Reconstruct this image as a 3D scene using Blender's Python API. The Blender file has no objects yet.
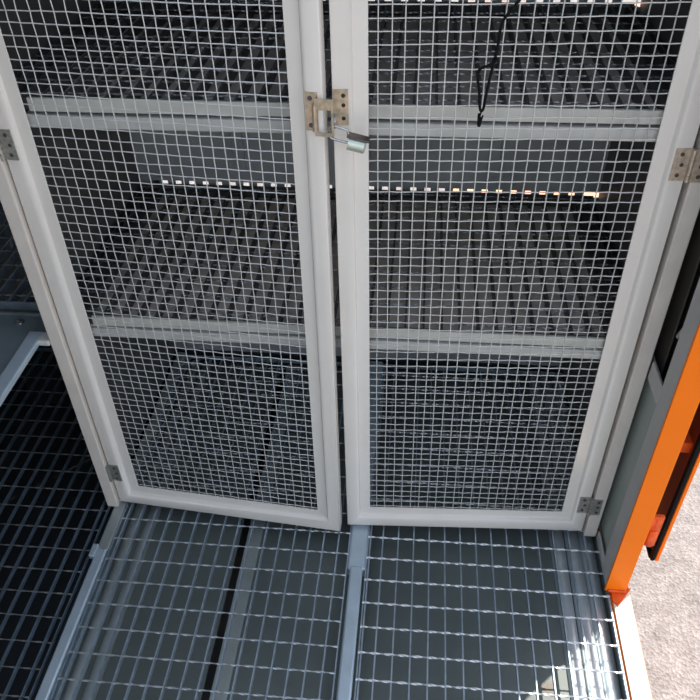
import bpy, bmesh, math, random
from mathutils import Vector, Matrix

random.seed(7)
S = bpy.context.scene
COL = S.collection

# ------------------------------------------------------------------ camera
X = Vector((0.99572629, 0.04611648, -0.08001512))
Y = Vector((0.09092116, -0.64149627, 0.76171903))
Z = Vector((-0.0162016, -0.76573873, -0.64294767))
# rows: world axes seen from the camera (x right, y down, z forward)
right = Vector((X[0], Y[0], Z[0])); down = Vector((X[1], Y[1], Z[1])); fwd = Vector((X[2], Y[2], Z[2]))
cam_d = bpy.data.cameras.new('camera'); cam = bpy.data.objects.new('camera', cam_d); COL.objects.link(cam)
m3 = Matrix((right, -down, -fwd)).transposed()
cam.matrix_world = Matrix.Translation((0, 0, 1.6)) @ m3.to_4x4()
cam_d.sensor_width = 36; cam_d.lens = 36 * 754 / 700; cam_d.clip_start = 0.02
S.camera = cam

# ------------------------------------------------------------------ light
SUN_AZ = Vector((0.72, 0.69)); SUN_EL = math.radians(52)
w = bpy.data.worlds.new('sky'); S.world = w; w.use_nodes = True
nt = w.node_tree; nt.nodes.clear()
sky = nt.nodes.new('ShaderNodeTexSky'); sky.sky_type = 'NISHITA'; sky.sun_disc = False
sky.sun_elevation = SUN_EL; sky.sun_rotation = math.atan2(SUN_AZ.x, SUN_AZ.y)
sky.air_density = 1.1; sky.dust_density = 1.0; sky.ozone_density = 1.0
bg = nt.nodes.new('ShaderNodeBackground'); bg.inputs[1].default_value = 0.19
wo = nt.nodes.new('ShaderNodeOutputWorld')
hs = nt.nodes.new('ShaderNodeHueSaturation'); hs.inputs['Saturation'].default_value = 0.48
nt.links.new(sky.outputs[0], hs.inputs['Color']); nt.links.new(hs.outputs[0], bg.inputs[0]); nt.links.new(bg.outputs[0], wo.inputs[0])
sd = bpy.data.lights.new('sun', 'SUN'); sd.energy = 3.9; sd.angle = math.radians(0.6); sd.color = (1.0, 0.93, 0.84)
so = bpy.data.objects.new('sun', sd); COL.objects.link(so)
sv = Vector((SUN_AZ.x * math.cos(SUN_EL), SUN_AZ.y * math.cos(SUN_EL), math.sin(SUN_EL)))
so.rotation_euler = sv.to_track_quat('Z', 'Y').to_euler(); so.location = sv * 6
vs = S.view_settings
vs.view_transform = 'Standard'; vs.look = 'None'; vs.gamma = 1; vs.use_curve_mapping = False
vs.exposure = 0.8

# ------------------------------------------------------------------ materials
def mat(name, col, rough=0.5, metal=0.0, var=0.08, scale=30, bump=0.0, col2=None, spots=None, spec=None):
    m = bpy.data.materials.new(name); m.use_nodes = True
    n = m.node_tree; b = n.nodes['Principled BSDF']; L = n.links.new
    b.inputs['Roughness'].default_value = rough; b.inputs['Metallic'].default_value = metal
    if spec is not None: b.inputs['Specular IOR Level'].default_value = spec
    tc = n.nodes.new('ShaderNodeTexCoord')
    nz = n.nodes.new('ShaderNodeTexNoise'); nz.inputs['Scale'].default_value = scale; nz.inputs['Detail'].default_value = 5
    L(tc.outputs['Object'], nz.inputs['Vector'])
    r = n.nodes.new('ShaderNodeValToRGB')
    c2 = col2 if col2 else tuple(c * (1 - var * 2) for c in col)
    r.color_ramp.elements[0].position = 0.35; r.color_ramp.elements[0].color = (*c2, 1)
    r.color_ramp.elements[1].position = 0.65; r.color_ramp.elements[1].color = (*col, 1)
    L(nz.outputs['Fac'], r.inputs[0])
    out = r.outputs[0]
    for (p, rad, sc) in (spots or []):
        d = n.nodes.new('ShaderNodeVectorMath'); d.operation = 'DISTANCE'; d.inputs[1].default_value = p
        ad = n.nodes.new('ShaderNodeVectorMath'); ad.operation = 'ADD'
        sz = n.nodes.new('ShaderNodeVectorMath'); sz.operation = 'SCALE'; sz.inputs['Scale'].default_value = rad * 0.8
        nn = n.nodes.new('ShaderNodeTexNoise'); nn.inputs['Scale'].default_value = 1.2 / rad
        L(tc.outputs['Object'], nn.inputs['Vector']); L(nn.outputs['Color'], sz.inputs[0])
        L(tc.outputs['Object'], ad.inputs[0]); L(sz.outputs[0], ad.inputs[1]); L(ad.outputs[0], d.inputs[0])
        mr = n.nodes.new('ShaderNodeMapRange'); mr.inputs['From Min'].default_value = rad * 0.5; mr.inputs['From Max'].default_value = rad * 1.2
        mr.inputs['To Min'].default_value = 1; mr.inputs['To Max'].default_value = 0
        L(d.outputs['Value'], mr.inputs['Value'])
        mx = n.nodes.new('ShaderNodeMixRGB'); mx.inputs[2].default_value = (*sc, 1)
        L(mr.outputs[0], mx.inputs[0]); L(out, mx.inputs[1]); out = mx.outputs[0]
    L(out, b.inputs['Base Color'])
    if bump:
        bp = n.nodes.new('ShaderNodeBump'); bp.inputs['Strength'].default_value = bump; bp.inputs['Distance'].default_value = 0.002
        L(nz.outputs['Fac'], bp.inputs['Height']); L(bp.outputs[0], b.inputs['Normal'])
    return m

M = {}
M['door'] = mat('painted_door_steel', (0.82, 0.765, 0.705), 0.24, 0, 0.02, 9)
M['door_r'] = mat('painted_door_steel_chip', (0.82, 0.765, 0.705), 0.24, 0, 0.02, 9, spots=[((-0.585, -0.004, 0.315), 0.005, (0.45, 0.22, 0.03))])
M['jamb'] = mat('painted_post_steel', (0.72, 0.65, 0.585), 0.42, 0, 0.04, 14)
for k_ in ('door', 'door_r'):
    b_ = M[k_].node_tree.nodes['Principled BSDF']; b_.inputs['Coat Weight'].default_value = 0.6; b_.inputs['Coat Roughness'].default_value = 0.12
M['wire'] = mat('galvanised_wire', (0.72, 0.72, 0.70), 0.40, 0.35, 0.06, 60)
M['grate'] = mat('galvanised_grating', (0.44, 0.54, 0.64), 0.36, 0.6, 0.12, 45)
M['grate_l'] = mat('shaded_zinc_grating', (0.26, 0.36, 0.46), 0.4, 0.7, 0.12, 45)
M['cross'] = mat('galvanised_twisted_bar', (0.74, 0.76, 0.78), 0.32, 0.5, 0.10, 60)
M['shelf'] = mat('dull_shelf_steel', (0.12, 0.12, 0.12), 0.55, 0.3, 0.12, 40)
M['tray'] = mat('shelf_tray_sheet', (0.80, 0.72, 0.64), 0.5, 0.0, 0.12, 9)
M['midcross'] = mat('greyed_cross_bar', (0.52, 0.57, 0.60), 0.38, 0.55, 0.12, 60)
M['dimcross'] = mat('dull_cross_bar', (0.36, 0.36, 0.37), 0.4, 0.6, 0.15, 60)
M['rail'] = mat('shelf_rail_paint', (0.58, 0.57, 0.54), 0.4, 0.0, 0.06, 25)
M['band'] = mat('shelf_band_paint', (0.60, 0.59, 0.54), 0.4, 0.0, 0.06, 25)
M['recess'] = mat('grey_green_recess_paint', (0.36, 0.40, 0.355), 0.5, 0, 0.04, 12)
M['skin'] = mat('dark_brown_sheet', (0.085, 0.075, 0.06), 0.6, 0, 0.1, 10)
M['side'] = mat('grey_side_paint', (0.50, 0.47, 0.445), 0.5, 0, 0.04, 12)
M['back'] = mat('cabinet_back_sheet', (0.42, 0.43, 0.44), 0.5, 0.1, 0.12, 6)
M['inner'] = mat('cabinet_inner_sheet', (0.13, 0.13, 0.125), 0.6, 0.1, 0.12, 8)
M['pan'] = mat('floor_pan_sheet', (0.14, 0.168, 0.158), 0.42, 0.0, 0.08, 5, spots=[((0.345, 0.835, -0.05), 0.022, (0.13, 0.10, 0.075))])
M['rib'] = mat('pan_rib_sheet', (0.62, 0.68, 0.70), 0.35, 0.5, 0.05, 12)
M['strip'] = mat('pan_flange_sheet', (0.42, 0.47, 0.46), 0.4, 0.4, 0.06, 12)
M['frail'] = mat('floor_rail_zinc', (0.50, 0.61, 0.69), 0.36, 0.35, 0.05, 18)
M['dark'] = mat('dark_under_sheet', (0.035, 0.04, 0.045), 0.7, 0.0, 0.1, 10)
M['blue'] = mat('shelf_plate_paint', (0.20, 0.25, 0.27), 0.45, 0.2, 0.08, 14)
M['orange'] = mat('orange_paint', (1.0, 0.20, 0.003), 0.5, 0, 0.02, 8, spec=0.2)
M['peach'] = mat('slot_dash_orange', (1.0, 0.42, 0.20), 0.5, 0, 0.05, 20)  # peach tint chosen for the sunlit dashes in the back slots
M['redor'] = mat('red_orange_shade_paint', (0.88, 0.115, 0.008), 0.45, 0, 0.15, 40)  # red-orange parts; on the sill wedge this colour paints the post's shadow
M['maroon'] = mat('flap_shaded_orange', (0.30, 0.045, 0.015), 0.5, 0, 0.1, 15)  # orange paint in deep shade; the darkness is put into the colour
M['cream'] = mat('sill_sun_glare_paint', (0.88, 0.80, 0.62), 0.4, 0, 0.02, 8)  # cream stands for sun-blown orange; the glare is in the colour
M['rubber'] = mat('black_rubber', (0.008, 0.008, 0.009), 0.8, spec=0.15)
M['zinc'] = mat('yellow_zinc_plate', (0.66, 0.50, 0.36), 0.35, 0.65, 0.18, 90, col2=(0.36, 0.34, 0.26))
M['hinge'] = mat('zinc_hinge', (0.52, 0.50, 0.46), 0.4, 0.7, 0.15, 120)
M['hinge_w'] = mat('warm_zinc_hinge', (0.70, 0.58, 0.46), 0.36, 0.6, 0.15, 120)
M['screw'] = mat('steel_screw', (0.14, 0.12, 0.11), 0.35, 0.8)
M['hole'] = mat('screw_recess', (0.03, 0.025, 0.02), 0.8)
M['lock'] = mat('nickel_lock_body', (0.66, 0.72, 0.62), 0.22, 0.5, 0.06, 60)
M['steel'] = mat('hardened_steel', (0.50, 0.50, 0.50), 0.22, 0.9)

def asphalt():
    m = bpy.data.materials.new('light_asphalt'); m.use_nodes = True
    n = m.node_tree; b = n.nodes['Principled BSDF']; L = n.links.new
    b.inputs['Roughness'].default_value = 0.9
    tc = n.nodes.new('ShaderNodeTexCoord')
    v = n.nodes.new('ShaderNodeTexVoronoi'); v.inputs['Scale'].default_value = 120; v.inputs['Randomness'].default_value = 1
    L(tc.outputs['Object'], v.inputs['Vector'])
    r = n.nodes.new('ShaderNodeValToRGB')
    r.color_ramp.elements[0].position = 0.0; r.color_ramp.elements[0].color = (0.21, 0.195, 0.185, 1)
    r.color_ramp.elements[1].position = 1.0; r.color_ramp.elements[1].color = (0.37, 0.345, 0.33, 1)
    e = r.color_ramp.elements.new(0.12); e.color = (0.24, 0.215, 0.20, 1)
    L(v.outputs['Color'], r.inputs[0])
    nz = n.nodes.new('ShaderNodeTexNoise'); nz.inputs['Scale'].default_value = 14; nz.inputs['Detail'].default_value = 8
    L(tc.outputs['Object'], nz.inputs['Vector'])
    mx = n.nodes.new('ShaderNodeMixRGB'); mx.blend_type = 'MULTIPLY'; mx.inputs[0].default_value = 0.5
    r2 = n.nodes.new('ShaderNodeValToRGB'); r2.color_ramp.elements[0].position = .35; r2.color_ramp.elements[0].color = (.55, .53, .52, 1); r2.color_ramp.elements[1].position = .6
    L(nz.outputs['Fac'], r2.inputs[0]); L(r.outputs[0], mx.inputs[1]); L(r2.outputs[0], mx.inputs[2]); L(mx.outputs[0], b.inputs['Base Color'])
    bp = n.nodes.new('ShaderNodeBump'); bp.inputs['Strength'].default_value = 0.55; bp.inputs['Distance'].default_value = 0.006
    ad = n.nodes.new('ShaderNodeMath'); ad.operation = 'ADD'
    L(v.outputs['Distance'], ad.inputs[0]); L(nz.outputs['Fac'], ad.inputs[1]); L(ad.outputs[0], bp.inputs['Height'])
    L(bp.outputs[0], b.inputs['Normal'])
    return m
M['asphalt'] = asphalt()

# ------------------------------------------------------------------ helpers
def box(bm, x0, x1, y0, y1, z0, z1, rot=None):
    vs_ = [bm.verts.new((x, y, z)) for x in (x0, x1) for y in (y0, y1) for z in (z0, z1)]
    for f in ((0, 1, 3, 2), (4, 6, 7, 5), (0, 4, 5, 1), (2, 3, 7, 6), (0, 2, 6, 4), (1, 5, 7, 3)):
        bm.faces.new([vs_[i] for i in f])
    if rot is not None:
        for v in vs_: v.co = rot @ v.co
    return vs_

def tube(bm, pts, r, n=6, closed=False, cap=True, up=None):
    pts = [Vector(p) for p in pts]; rings = []
    N = len(pts)
    for i, p in enumerate(pts):
        a = pts[(i - 1) % N] if (closed or i > 0) else p
        c = pts[(i + 1) % N] if (closed or i < N - 1) else p
        t = (c - a).normalized()
        u = up or (Vector((0, 0, 1)) if abs(t.z) < 0.8 else Vector((0, 1, 0)))
        s = t.cross(u).normalized(); q = s.cross(t)
        rr = r[i] if isinstance(r, (list, tuple)) else r
        rings.append([bm.verts.new(p + (s * math.cos(k * 2 * math.pi / n) + q * math.sin(k * 2 * math.pi / n)) * rr) for k in range(n)])
    for i in range(N if closed else N - 1):
        A, B = rings[i], rings[(i + 1) % N]
        for k in range(n):
            bm.faces.new((A[k], A[(k + 1) % n], B[(k + 1) % n], B[k]))
    if cap and not closed:
        bm.faces.new(rings[0]); bm.faces.new(rings[-1])

def cyl(bm, c, axis, r, h, n=16, bev=0):
    c = Vector(c); a = Vector(axis).normalized()
    if bev: tube(bm, [c, c + a * 1e-4, c + a * (h - bev), c + a * h], [r, r, r, r - bev], n)
    else: tube(bm, [c, c + a * h], r, n)

def obj(name, bm, m, parent=None, bevel=0, smooth=True, m2=None, cut=None, **kw):
    if m2:
        for f in bm.faces[cut:]: f.material_index = 1
    bmesh.ops.recalc_face_normals(bm, faces=bm.faces[:])
    me = bpy.data.meshes.new(name); bm.to_mesh(me); bm.free(); me.materials.append(M[m])
    if m2: me.materials.append(M[m2])
    o = bpy.data.objects.new(name, me); COL.objects.link(o)
    if parent: o.parent = parent
    if smooth:
        for p in me.polygons: p.use_smooth = True
    if bevel:
        b = o.modifiers.new('bevel', 'BEVEL'); b.width = bevel; b.segments = 3; b.limit_method = 'ANGLE'; b.harden_normals = True
    elif smooth:
        me.set_sharp_from_angle(angle=math.radians(40))
    for k, v in kw.items(): o[k] = v
    return o

def boxes(name, lst, m, parent=None, bevel=0.0015, **kw):
    bm = bmesh.new()
    for b in lst: box(bm, *b)
    return obj(name, bm, m, parent, bevel, **kw)

def empty(name, loc, label, cat, group=None):
    o = bpy.data.objects.new(name, None); COL.objects.link(o); o.location = loc; o.empty_display_size = 0.1
    o['label'] = label; o['category'] = cat
    if group: o['group'] = group
    return o

def tag(o, label, cat, group=None):
    o['label'] = label; o['category'] = cat
    if group: o['group'] = group
    return o

# ------------------------------------------------------------------ ground
boxes('ground', [(-12, 12, -12, 14, -0.86, -0.80)], 'asphalt', bevel=0, kind='structure')

# ------------------------------------------------------------------ vehicle body
TB = empty('truck_bed', (0, 0, -0.8), 'orange-edged truck bed with sheet floor under the gratings and an orange corner post', 'truck bed')
# parts are given in world coordinates and shifted to the empty
def under(parent, o):
    o.parent = parent; o.matrix_parent_inverse = Matrix.Translation(-parent.location); return o

y0, y1 = -0.55, 1.86
def P(name, lst, m, bevel=0.0015, par=TB, **kw):
    return under(par, boxes(name, lst, m, None, bevel, **kw))

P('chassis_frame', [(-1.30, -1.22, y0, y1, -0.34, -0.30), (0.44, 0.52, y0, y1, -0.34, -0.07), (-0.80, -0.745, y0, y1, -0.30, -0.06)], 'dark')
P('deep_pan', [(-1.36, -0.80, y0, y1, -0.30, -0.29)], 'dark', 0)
P('light_block_bulkhead', [(-1.36, 0.4965, 1.861, 1.90, -0.30, 0.0)], 'dark')  # unseen panel added to stop sun leaking in under the cabinets
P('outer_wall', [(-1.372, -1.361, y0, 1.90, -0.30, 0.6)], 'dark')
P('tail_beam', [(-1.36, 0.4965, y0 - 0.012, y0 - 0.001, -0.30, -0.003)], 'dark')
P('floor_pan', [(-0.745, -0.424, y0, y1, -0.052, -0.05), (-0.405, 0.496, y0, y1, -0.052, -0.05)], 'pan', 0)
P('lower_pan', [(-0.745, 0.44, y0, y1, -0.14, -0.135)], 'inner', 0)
P('pan_upstand', [(0.4958, 0.4970, y0, y1, -0.0498, -0.004)], 'pan', 0)
P('pan_flange', [(-0.405, -0.366, y0, y1, -0.0498, -0.045)], 'strip', 0.002, label='paler folded edge of the floor sheet')
for xc in (0.401, 0.440, 0.476):
    bm = bmesh.new(); wd = 0.018; prof = []
    for k in range(13):
        a = math.pi * k / 12
        prof.append((xc - math.cos(a) * wd, -0.0498 + math.sin(a) * 0.014))
    A = [bm.verts.new((x, y0, z)) for x, z in prof]; B = [bm.verts.new((x, y1 - 0.005, z)) for x, z in prof]
    for k in range(12): bm.faces.new((A[k], A[k + 1], B[k + 1], B[k]))
    bm.faces.new(A); bm.faces.new(B)
    under(TB, obj('pan_rib', bm, 'rib'))
for xc in (-0.715, -0.672):
    bm = bmesh.new(); wd = 0.015; prof = []
    for k in range(13):
        a = math.pi * k / 12
        prof.append((xc - math.cos(a) * wd, -0.0498 + math.sin(a) * 0.010))
    A = [bm.verts.new((x, y0, z)) for x, z in prof]; B = [bm.verts.new((x, y1 - 0.005, z)) for x, z in prof]
    for k in range(12): bm.faces.new((A[k], A[k + 1], B[k + 1], B[k]))
    bm.faces.new(A); bm.faces.new(B)
    under(TB, obj('pan_rib', bm, 'strip'))

# floor rails
P('floor_rail', [(-0.124, -0.092, y0, 1.072, -0.030, 0.004)], 'frail', 0.006)
P('rail_sleeve', [(-0.132, -0.085, 1.064, y1 - 0.01, -0.035, 0.000)], 'frail', 0.008)
P('rail_web', [(-0.116, -0.100, y0, y1 - 0.01, -0.0498, -0.028)], 'strip', 0)
P('floor_rail', [(-0.766, -0.740, y0, 1.072, -0.040, 0.004)], 'frail', 0.004)
P('rail_sleeve', [(-0.769, -0.738, 1.070, y1 - 0.01, -0.045, -0.002)], 'strip', 0.004)
P('rail_tab', [(-0.778, -0.764, 1.045, 1.082, -0.006, 0.008)], 'frail', 0.002)

# outer sill (curb), corner post, grey side wall, flap
P('side_sill', [(0.4975, 0.546, y0, 1.90, -0.30, -0.0045)], 'orange', 0.003)
P('sill_glare_strip', [(0.5005, 0.543, y0, 1.056, -0.004, 0.0)], 'cream', 0.0015, label='top strip of the orange side sill, full sun glare painted in as cream')
bm = bmesh.new()  # wedge shaped and coloured as the corner post's shadow on the sill
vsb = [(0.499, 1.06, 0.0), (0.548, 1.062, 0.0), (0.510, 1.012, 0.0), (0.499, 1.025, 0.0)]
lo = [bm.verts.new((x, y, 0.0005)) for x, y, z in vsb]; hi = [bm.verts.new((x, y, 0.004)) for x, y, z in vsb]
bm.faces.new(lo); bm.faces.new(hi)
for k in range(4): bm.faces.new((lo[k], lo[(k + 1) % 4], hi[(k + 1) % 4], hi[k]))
under(TB, obj('post_shadow_wedge', bm, 'redor', bevel=0.001, label='red-orange wedge on the sill, cast shadow of the corner post painted in'))
P('corner_post', [(0.4845, 0.533, 1.051, 1.0575, 0.003, 1.95), (0.517, 0.534, 1.057, 1.092, 0.003, 1.95)], 'orange', 0.0015)
P('post_weld', [(0.490, 0.532, 1.046, 1.055, 0.003, 0.012)], 'redor', 0.003)
P('slot_dash_rail', [(0.10, 0.55, 1.93, 1.97, 0.535, 0.56)], 'peach')  # rails added behind the back slots to give sunlit orange dashes
P('slot_dash_rail', [(0.10, 0.55, 1.93, 1.97, 1.04, 1.065)], 'peach')
# grey wall of the side, with an open upper window and a shallow lower recess
P('side_wall', [
    (0.489, 0.512, 1.058, 1.124, 0.002, 1.90),          # front stile
    (0.489, 0.494, 1.124, 1.204, 0.545, 0.592),       # middle rail
    (0.489, 0.494, 1.124, 1.204, 1.80, 1.90),
    (0.489, 0.494, 1.124, 1.204, 0.002, 0.03)], 'side', 0.003)
P('recess_panel', [(0.5005, 0.504, 1.1245, 1.27, 0.002, 0.575)], 'recess', 0.001, label='grey-green recessed panel in the grey side wall')
P('rear_sheet', [(0.512, 0.516, 1.204, 1.90, 0.0, 1.90)], 'skin', 0.001)
P('outer_skin', [(0.535, 0.541, 1.094, 1.90, 0.0, 1.90)], 'skin', 0.001)
bm = bmesh.new()
tube(bm, [(0.522, 1.13, 0.80), (0.522, 1.20, 0.66)], 0.006, 8)
under(TB, obj('window_stay', bm, 'side'))
# outward flap standing beside the post
P('side_flap', [(0.597, 0.602, 1.120, 1.90, 0.060, 1.75)], 'maroon', 0.001, label='inner face of the orange side flap, deep shade painted in as maroon')
P('flap_edge', [(0.601, 0.609, 1.108, 1.122, 0.052, 1.75), (0.601, 0.609, 1.12, 1.90, 0.046, 0.060), (0.602, 0.609, 1.12, 1.9, 0.06, 1.75)], 'orange', 0.002)
P('flap_seal', [(0.590, 0.600, 1.108, 1.121, 0.052, 1.75), (0.590, 0.599, 1.12, 1.90, 0.045, 0.058)], 'rubber', 0.003)
P('flap_bracket', [(0.541, 0.605, 1.14, 1.19, 0.395, 0.425)], 'redor', 0.003)
bm = bmesh.new()
cyl(bm, (0.552, 1.075, 0.165), (0, 0, 1), 0.011, 0.05, 14, 0.003)
cyl(bm, (0.556, 1.078, 0.225), (0, 0, 1), 0.009, 0.03, 14, 0.003)
box(bm, 0.532, 0.566, 1.072, 1.080, 0.160, 0.262)
under(TB, obj('latch_pin', bm, 'redor', bevel=0.0015))

# ------------------------------------------------------------------ gratings
def grating(name, xs, ya, yb, rows, xe, z=0.0, h=0.013, t=0.0032, mb='grate', mc='cross', cr=0.0026):
    """bearing bars along y at xs, twisted cross bars along x at rows, a band round the edge"""
    ox, oy = (xe[0] + xe[1]) / 2, (ya + yb) / 2
    bm = bmesh.new()
    for x in xs: box(bm, x - t / 2 - ox, x + t / 2 - ox, ya - oy, yb - oy, -h, 0)
    o = obj(name, bm, mb, None, 0, smooth=False); o.location = (ox, oy, z)
    bm = bmesh.new()
    n = max(4, int((xe[1] - xe[0]) / 0.0055))
    for yy in rows:
        rings = []
        for i in range(n + 1):
            x = xe[0] + (xe[1] - xe[0]) * i / n - ox
            a = i * 0.55; dy = random.uniform(-1, 1) * 0.0003
            ring = []
            for k in range(4):
                rr = cr * (1.15 if k % 2 == 0 else 0.72)
                ring.append(bm.verts.new((x, yy - oy + dy + math.cos(a + k * math.pi / 2) * rr, -0.0012 + math.sin(a + k * math.pi / 2) * rr)))
            rings.append(ring)
        for A, B in zip(rings, rings[1:]):
            for k in range(4): bm.faces.new((A[k], A[(k + 1) % 4], B[(k + 1) % 4], B[k]))
        bm.faces.new(rings[0]); bm.faces.new(rings[-1])
    c = obj('cross_bars', bm, mc, o, 0)
    e = 0.003
    bm = bmesh.new()
    x0_, x1_, a_, b_ = xe[0] - ox, xe[1] - ox, ya - oy, yb - oy
    box(bm, x0_, x0_ + e, a_, b_, -h, -0.0035); box(bm, x1_ - e, x1_, a_, b_, -h, -0.0035)
    box(bm, x0_ + e, x1_ - e, a_ - e, a_, -h, 0); box(bm, x0_ + e, x1_ - e, b_, b_ + e, -h, 0)
    obj('edge_band', bm, mb, o, 0, smooth=False)
    return o

rowsR = [0.9145 + 0.0621 * k for k in range(-22, 15)]
rowsL = [0.8615 + 0.0617 * k for k in range(-21, 16)]
g = grating('floor_grating', [-0.0478 - 0.0 + 0.0390 * k for k in range(0, 14)] + [-0.079], -0.5, 1.83, rowsR, (-0.086, 0.4955))
tag(g, 'galvanised floor grating right of the central rail, next to the orange post', 'floor grating', 'galvanised floor gratings')
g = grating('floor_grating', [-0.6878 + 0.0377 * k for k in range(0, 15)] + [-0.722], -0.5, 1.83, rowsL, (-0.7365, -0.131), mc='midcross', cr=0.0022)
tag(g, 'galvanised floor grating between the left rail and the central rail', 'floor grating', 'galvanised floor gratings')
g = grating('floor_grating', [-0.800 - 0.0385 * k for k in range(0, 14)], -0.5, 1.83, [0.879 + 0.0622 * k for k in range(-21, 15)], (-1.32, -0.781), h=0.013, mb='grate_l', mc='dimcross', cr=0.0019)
tag(g, 'floor grating over the dark hollow under the left-hand side cabinet', 'floor grating', 'galvanised floor gratings')

# ------------------------------------------------------------------ mesh cabinet
CB = empty('mesh_cabinet', (-0.14, 1.53, 0), 'grey cabinet with two wire mesh doors standing on the floor gratings', 'cabinet')
def Q(name, lst, m, bevel=0.0015, **kw): return under(CB, boxes(name, lst, m, None, bevel, **kw))
HT = 1.64
Q('door_post', [(-0.784, -0.754, 1.203, 1.235, 0.001, HT)], 'jamb', 0.003)
Q('door_post', [(0.458, 0.4880, 1.206, 1.238, 0.001, HT)], 'jamb', 0.003)
Q('header', [(-0.754, 0.458, 1.205, 1.235, 1.575, HT)], 'jamb', 0.003)
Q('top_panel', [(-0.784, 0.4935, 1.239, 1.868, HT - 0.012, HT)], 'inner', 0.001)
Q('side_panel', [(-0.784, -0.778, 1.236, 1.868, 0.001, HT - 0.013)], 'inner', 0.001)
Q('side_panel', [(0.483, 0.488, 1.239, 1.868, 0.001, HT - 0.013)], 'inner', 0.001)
bpn = [(-0.777, 0.483, 1.862, 1.868, 0.001, 0.601), (-0.777, 0.483, 1.862, 1.868, 0.617, 1.085), (-0.777, 0.483, 1.862, 1.868, 1.101, HT - 0.013)]
for z0_, z1_ in ((0.601, 0.617), (1.085, 1.101)):
    bpn += [(-0.777, -0.722, 1.862, 1.868, z0_, z1_)]
    bpn += [(-0.736 + 0.0385 * k, -0.714 + 0.0385 * k, 1.862, 1.868, z0_, z1_) for k in range(31)]  # teeth added to break the slot daylight into dashes
Q('back_panel', bpn, 'back', 0)
# stiffening ribs on the back
for x in (-0.50, -0.16, 0.18):
    for z in (0.12, 0.66, 1.12): Q('back_stiffener', [(x, x + 0.03, 1.852, 1.8615, z, z + 0.36)], 'back', 0.002)
for zt in (0.615, 1.097):
    Q('shelf_rail', [(-0.705, 0.402, 1.235, 1.262, zt - 0.053, zt - 0.0295)], 'rail', 0.003)
    Q('rear_shelf_rail', [(-0.777, 0.483, 1.835, 1.8515, zt - 0.052, zt - 0.0265)], 'inner', 0.002)
    for xa, xb in ((-0.777, -0.712), (0.409, 0.483)): Q('shelf_bracket', [(xa, xb, 1.24, 1.83, zt - 0.050, zt - 0.028)], 'inner', 0.002)
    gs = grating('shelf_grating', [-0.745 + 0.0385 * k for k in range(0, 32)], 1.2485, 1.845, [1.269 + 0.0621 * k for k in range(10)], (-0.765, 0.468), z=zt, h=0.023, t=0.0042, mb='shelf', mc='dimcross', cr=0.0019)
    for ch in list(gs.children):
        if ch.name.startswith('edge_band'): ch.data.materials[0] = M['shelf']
    Q('shelf_tray', [(-0.71, 0.408, 1.264, 1.834, zt - 0.030, zt - 0.028)], 'tray', 0)
    bm = bmesh.new(); ox, oy = gs.location.x, gs.location.y
    box(bm, -0.692 - ox, 0.396 - ox, 1.238 - oy, 1.2452 - oy, -0.0235, 0.001)
    obj('front_band', bm, 'band', gs, 0.0015)
    tag(gs, ('upper' if zt > 1 else 'lower') + ' grating shelf inside the mesh cabinet, seen through the doors', 'shelf grating', 'grating shelves in the cabinet')

# doors -------------------------------------------------------------
W = 0.595; ZB, ZT = 0.013, 1.572; FW = 0.0585
prof = [(0.000, 0.003), (0.001, 0.0009), (0.003, 0.000), (0.0235, 0.000), (0.0265, 0.0007), (0.0293, 0.0024), (0.0313, 0.0052), (0.0325, 0.0100), (0.034, 0.0122), (0.0580, 0.0125),
        (0.0585, 0.0145), (0.032, 0.0155), (0.0315, 0.030), (0.000, 0.030)]
def door_frame_bm(s):
    bm = bmesh.new(); loops = []
    for u, d in prof:
        xs = (0 + u, W - u)
        cs = [(xs[0], ZB + u), (xs[1], ZB + u), (xs[1], ZT - u), (xs[0], ZT - u)]
        loops.append([bm.verts.new((s * x, d, z)) for x, z in cs])
    for i in range(len(prof)):
        A, B = loops[i], loops[(i + 1) % len(prof)]
        for k in range(4): bm.faces.new((A[k], A[(k + 1) % 4], B[(k + 1) % 4], B[k]))
    return bm
PITCH = 0.0213; PZ = 0.0196
def mesh_bm(s):
    bm = bmesh.new(); yc = 0.0178; r = 0.00112; am = 0.0008
    xa, xb, za, zb = 0.050, W - 0.050, ZB + 0.050, ZT - 0.050
    nx = int((xb - xa) / PITCH); nz = int((zb - za) / PZ)
    xs = [W / 2 + (i - nx / 2) * PITCH for i in range(nx + 1)]
    zs = [ZB + FW + 0.001 + j * PZ for j in range(nz)]
    jx = [random.uniform(-1, 1) * 0.0007 for _ in xs]; jz = [random.uniform(-1, 1) * 0.0007 for _ in zs]
    def wob(a, b): return 0.0006 * math.sin(a * 9.1 + b * 3.3) + random.uniform(-1, 1) * 0.0001
    for i, x in enumerate(xs):
        pts = [(s * (x + jx[i]), yc, za)] + [(s * (x + jx[i] + wob(z, i)), yc + (am if (i + j) % 2 else -am), z + jz[j]) for j, z in enumerate(zs)] + [(s * (x + jx[i]), yc, zb)]
        tube(bm, pts, r, 5, cap=False, up=Vector((0, 1, 0)))
    for j, z in enumerate(zs):
        pts = [(s * xa, yc, z + jz[j])] + [(s * (x + jx[i]), yc - (am if (i + j) % 2 else -am), z + jz[j] + wob(x * 3, j)) for i, x in enumerate(xs)] + [(s * xb, yc, z + jz[j])]
        tube(bm, pts, r, 5, cap=False)
    return bm
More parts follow.
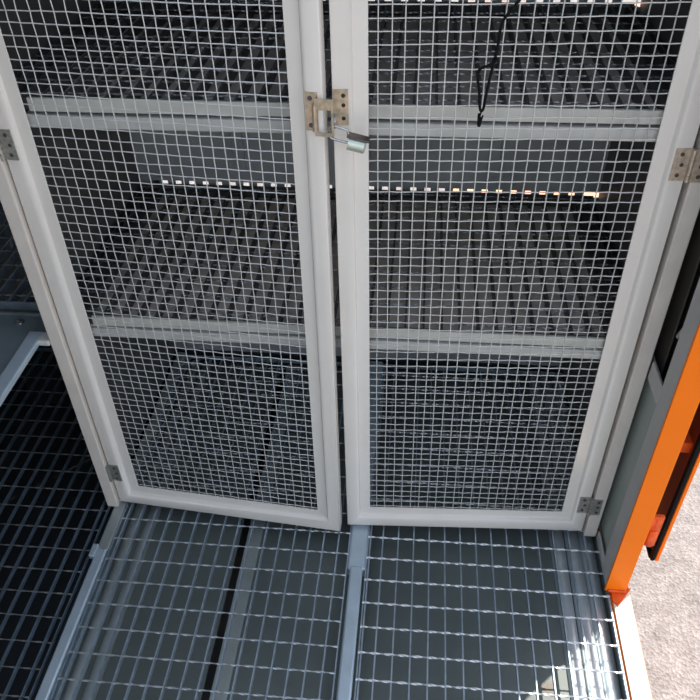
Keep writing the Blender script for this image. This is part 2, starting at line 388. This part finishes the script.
def hinge(parent, s, zc, mname):
    """leaf screwed on the door stile, knuckle in the gap and leaf on the post"""
    hh = 0.029
    bm = bmesh.new()
    box(bm, min(s * 0.0, s * 0.027), max(s * 0.0, s * 0.027), -0.0022, 0.0, zc - hh, zc + hh)
    box(bm, min(-s * 0.003, -s * 0.026), max(-s * 0.003, -s * 0.026), -0.0085, -0.0062, zc - hh, zc + hh)
    for k in range(5):
        cyl(bm, (-s * 0.0015, -0.0055, zc - hh + k * hh * 0.4), (0, 0, 1), 0.0045, hh * 0.38, 12)
    bm.faces.ensure_lookup_table(); cut = len(bm.faces)
    for zz in (-0.019, 0.0, 0.019):
        cyl(bm, (s * 0.016 + (0.003 if zz == 0 else 0), -0.0022, zc + zz), (0, -1, 0), 0.0036, 0.0015, 10, 0.0006)
        cyl(bm, (-s * 0.017, -0.0085, zc + zz), (0, -1, 0), 0.0036, 0.0015, 10, 0.0006)
    bm.faces.ensure_lookup_table()
    return obj('hinge', bm, mname, parent, 0, m2='screw', cut=cut)
def make_door(s, hx, hy, ang, zh):
    d = obj('door', door_frame_bm(s), 'door' if s > 0 else 'door_r', None, 0, smooth=True)
    d.data.set_sharp_from_angle(angle=math.radians(50))
    d.parent = CB; d.matrix_parent_inverse = Matrix.Translation(-CB.location)
    d.location = (hx, hy, 0); d.rotation_euler = (0, 0, ang)
    obj('wire_mesh', mesh_bm(s), 'wire', d, 0)
    for z, mn in zh: hinge(d, s, z, mn)
    return d
DL = make_door(1, -0.7505, 1.213, -math.radians(4.9), [(0.132, 'hinge'), (1.022, 'hinge'), (1.48, 'hinge')])
DR = make_door(-1, 0.4535, 1.213, math.radians(2.6), [(0.118, 'hinge'), (1.017, 'hinge_w'), (1.48, 'hinge_w')])

DR.rotation_euler[1] = -0.0035
# latch: plates on both doors, slotted hasp and padlock ---------------
def plate_frame(bm, x0, x1, z0, z1, ya, yb, hx0, hx1, hz0, hz1):
    box(bm, x0, hx0, ya, yb, z0, z1); box(bm, hx1, x1, ya, yb, z0, z1)
    box(bm, hx0, hx1, ya, yb, z0, hz0); box(bm, hx0, hx1, ya, yb, hz1, z1)
bm = bmesh.new()
box(bm, W - 0.0285, W - 0.008, -0.002, 0.0, 1.084, 1.147)
bm.faces.ensure_lookup_table(); cut = len(bm.faces)
for zz in (1.138, 1.093): cyl(bm, (W - 0.020, -0.002, zz), (0, -1, 0), 0.004, 0.0016, 12, 0.0008)
bm.faces.ensure_lookup_table(); obj('latch_plate', bm, 'zinc', DL, 0, m2='screw', cut=cut)
bm = bmesh.new()
plate_frame(bm, W - 0.012, W + 0.019, 1.078, 1.140, -0.010, -0.0065, W - 0.0080, W + 0.0150, 1.084, 1.122)
cyl(bm, (W - 0.0125, -0.0065, 1.085), (0, 0, 1), 0.004, 0.045, 12)
obj('hasp', bm, 'zinc', DL, 0.0006)
bm = bmesh.new()
box(bm, -W + 0.001, -W + 0.026, -0.002, 0.0, 1.086, 1.146)
bm.faces.ensure_lookup_table(); cut = len(bm.faces)
for zz in (1.136, 1.120, 1.098): cyl(bm, (-W + 0.018, -0.002, zz), (0, -1, 0), 0.0034, 0.0008, 12)
bm.faces.ensure_lookup_table(); obj('strike_plate', bm, 'zinc', DR, 0, m2='hole', cut=cut)
bm = bmesh.new()   # staple standing out of the strike plate, through the hasp
tube(bm, [(-W + 0.004, -0.002, 1.089), (-W + 0.004, -0.018, 1.089), (-W + 0.004, -0.021, 1.094), (-W + 0.004, -0.021, 1.100), (-W + 0.004, -0.018, 1.105), (-W + 0.004, -0.002, 1.105)], 0.002, 8, up=Vector((1, 0, 0)))
obj('staple', bm, 'steel', DR)
# padlock hanging from the staple, swung to the right
PL = empty('padlock', (-0.112, 1.157, 1.066), 'small pale padlock hanging askew from the latch between the mesh doors', 'padlock')
rot = Matrix.Rotation(math.radians(14), 4, 'Y')
bm = bmesh.new()
cyl(bm, (-0.006, 0, 0), (1, 0, 0), 0.0125, 0.030, 20, 0.003)
bmesh.ops.transform(bm, matrix=rot, verts=bm.verts[:])
obj('lock_body', bm, 'lock', PL)
bm = bmesh.new()
box(bm, -0.010, 0.028, -0.010, 0.010, 0.0108, 0.0145)
bmesh.ops.transform(bm, matrix=rot, verts=bm.verts[:])
obj('lock_cap', bm, 'screw', PL, 0.0015, label='dark metal cap strip of the padlock')
bm = bmesh.new()
arc = []
for k in range(15):
    a = math.pi * (0.5 + k / 14)
    arc.append((-0.030 + 0.010 * math.cos(a) + 0.0, 0.0, 0.010 + 0.011 * math.sin(a)))
pts = [(-0.005, 0, 0.019 - 0.010)] + [(-0.012, 0, 0.0205)] + arc + [(-0.012, 0, -0.001)] + [(-0.005, 0, -0.001)]
tube(bm, pts, 0.0021, 8, up=Vector((0, 1, 0)))
bmesh.ops.transform(bm, matrix=rot, verts=bm.verts[:])
obj('shackle', bm, 'steel', PL)

# black cable hanging over the right-hand mesh ------------------------
def smooth_pts(p, n=6):
    p = [Vector(q) for q in p]; out = []
    for i in range(len(p) - 1):
        a, b, c, d = p[max(i - 1, 0)], p[i], p[i + 1], p[min(i + 2, len(p) - 1)]
        for k in range(n):
            t = k / n
            out.append(0.5 * ((2 * b) + (c - a) * t + (2 * a - 5 * b + 4 * c - d) * t * t + (3 * b - a - 3 * c + d) * t ** 3))
    out.append(p[-1]); return out
yc = 1.191
CC = empty('black_cable', (0.107, yc, 1.19), 'thin black cable with a hanging loop in front of the right-hand wire mesh', 'cable')
bm = bmesh.new()
main = [(0.160, yc + 0.004, 1.375), (0.158, yc - 0.001, 1.34), (0.150, yc - 0.002, 1.305), (0.134, yc - 0.003, 1.279), (0.118, yc - 0.003, 1.257), (0.112, yc - 0.003, 1.242), (0.1105, yc - 0.003, 1.215), (0.107, yc - 0.003, 1.187),
        (0.1035, yc - 0.003, 1.165), (0.1005, yc - 0.004, 1.140), (0.0985, yc - 0.004, 1.118), (0.0955, yc - 0.004, 1.112), (0.0925, yc - 0.004, 1.118), (0.089, yc - 0.004, 1.145), (0.0845, yc - 0.004, 1.166), (0.086, yc - 0.004, 1.178), (0.096, yc - 0.006, 1.184), (0.1085, yc - 0.006, 1.190)]
tube(bm, [(p[0] - 0.107, p[1] - yc, p[2] - 1.19) for p in smooth_pts([Vector(q) for q in main])], 0.0023, 7)
obj('cord', bm, 'rubber', CC)
bm = bmesh.new()
tube(bm, [(-0.006, -0.007, -0.006), (0.004, -0.007, 0.004), (0.0035, -0.001, 0.006), (-0.002, -0.001, 0.0)], 0.0022, 7)
obj('cable_knot', bm, 'rubber', CC)
bm = bmesh.new()
tube(bm, [(-0.0145, 0.0, -0.084), (-0.013, 0.001, -0.094), (-0.0125, 0.003, -0.106)], [0.0022, 0.0034, 0.0030], 8)
tube(bm, [(-0.0085, -0.002, -0.086), (-0.0115, -0.001, -0.100)], 0.0016, 7)
tube(bm, [(-0.0115, -0.003, -0.079), (-0.0130, -0.001, -0.088)], 0.0014, 7)
obj('cable_plug', bm, 'rubber', CC)

# ------------------------------------------------------------------ side cabinet at the left
SC = empty('side_cabinet', (-1.08, 0.9, 0), 'dark open-fronted side cabinet along the left edge, shelf rail at half height', 'cabinet')
def T(name, lst, m, bevel=0.0015, **kw): return under(SC, boxes(name, lst, m, None, bevel, **kw))
T('front_rail', [(-0.842, -0.809, -0.30, 1.234, 0.556, 0.572)], 'frail', 0.004)
T('cross_rail', [(-0.812, -0.7845, 1.200, 1.234, 0.5565, 0.5715)], 'rail', 0.004)
T('shelf_plate', [(-1.318, -0.8425, -0.30, 1.300, 0.556, 0.560), (-0.8425, -0.787, 1.235, 1.300, 0.556, 0.560)], 'blue', 0.001)
T('plate_lip', [(-1.318, -0.787, 1.300, 1.306, 0.535, 0.566)], 'blue', 0.001)
bm = bmesh.new(); cyl(bm, (-0.886, 1.276, 0.560), (0, 0, 1), 0.011, 0.003, 20, 0.001); cyl(bm, (-0.886, 1.276, 0.563), (0, 0, 1), 0.007, 0.006, 6, 0.001)
under(SC, obj('bolt', bm, 'steel'))
T('outer_panel', [(-1.330, -1.319, -0.30, 1.90, 0.001, 1.66)], 'inner', 0.001)
T('end_panel', [(-1.318, -0.812, -0.312, -0.301, 0.001, 1.66)], 'inner', 0.001)
T('end_panel', [(-1.318, -0.787, 1.865, 1.873, 0.001, 1.66)], 'inner', 0.001)
T('top_panel', [(-1.330, -0.787, -0.31, 1.873, 1.661, 1.672)], 'side', 0.001)
gs = grating('shelf_grating', [-1.29 + 0.0385 * k for k in range(13)], 1.345, 1.845, [1.37 + 0.0621 * k for k in range(8)], (-1.31, -0.80), z=0.566, h=0.023, t=0.005, mb='grate', mc='dimcross', cr=0.0019)
tag(gs, 'grating shelf in the dark side cabinet left of the mesh doors', 'shelf grating')
for ya in (1.335, 1.82): T('shelf_bracket', [(-1.318, -0.787, ya, ya + 0.025, 0.515, 0.542)], 'inner', 0.001)
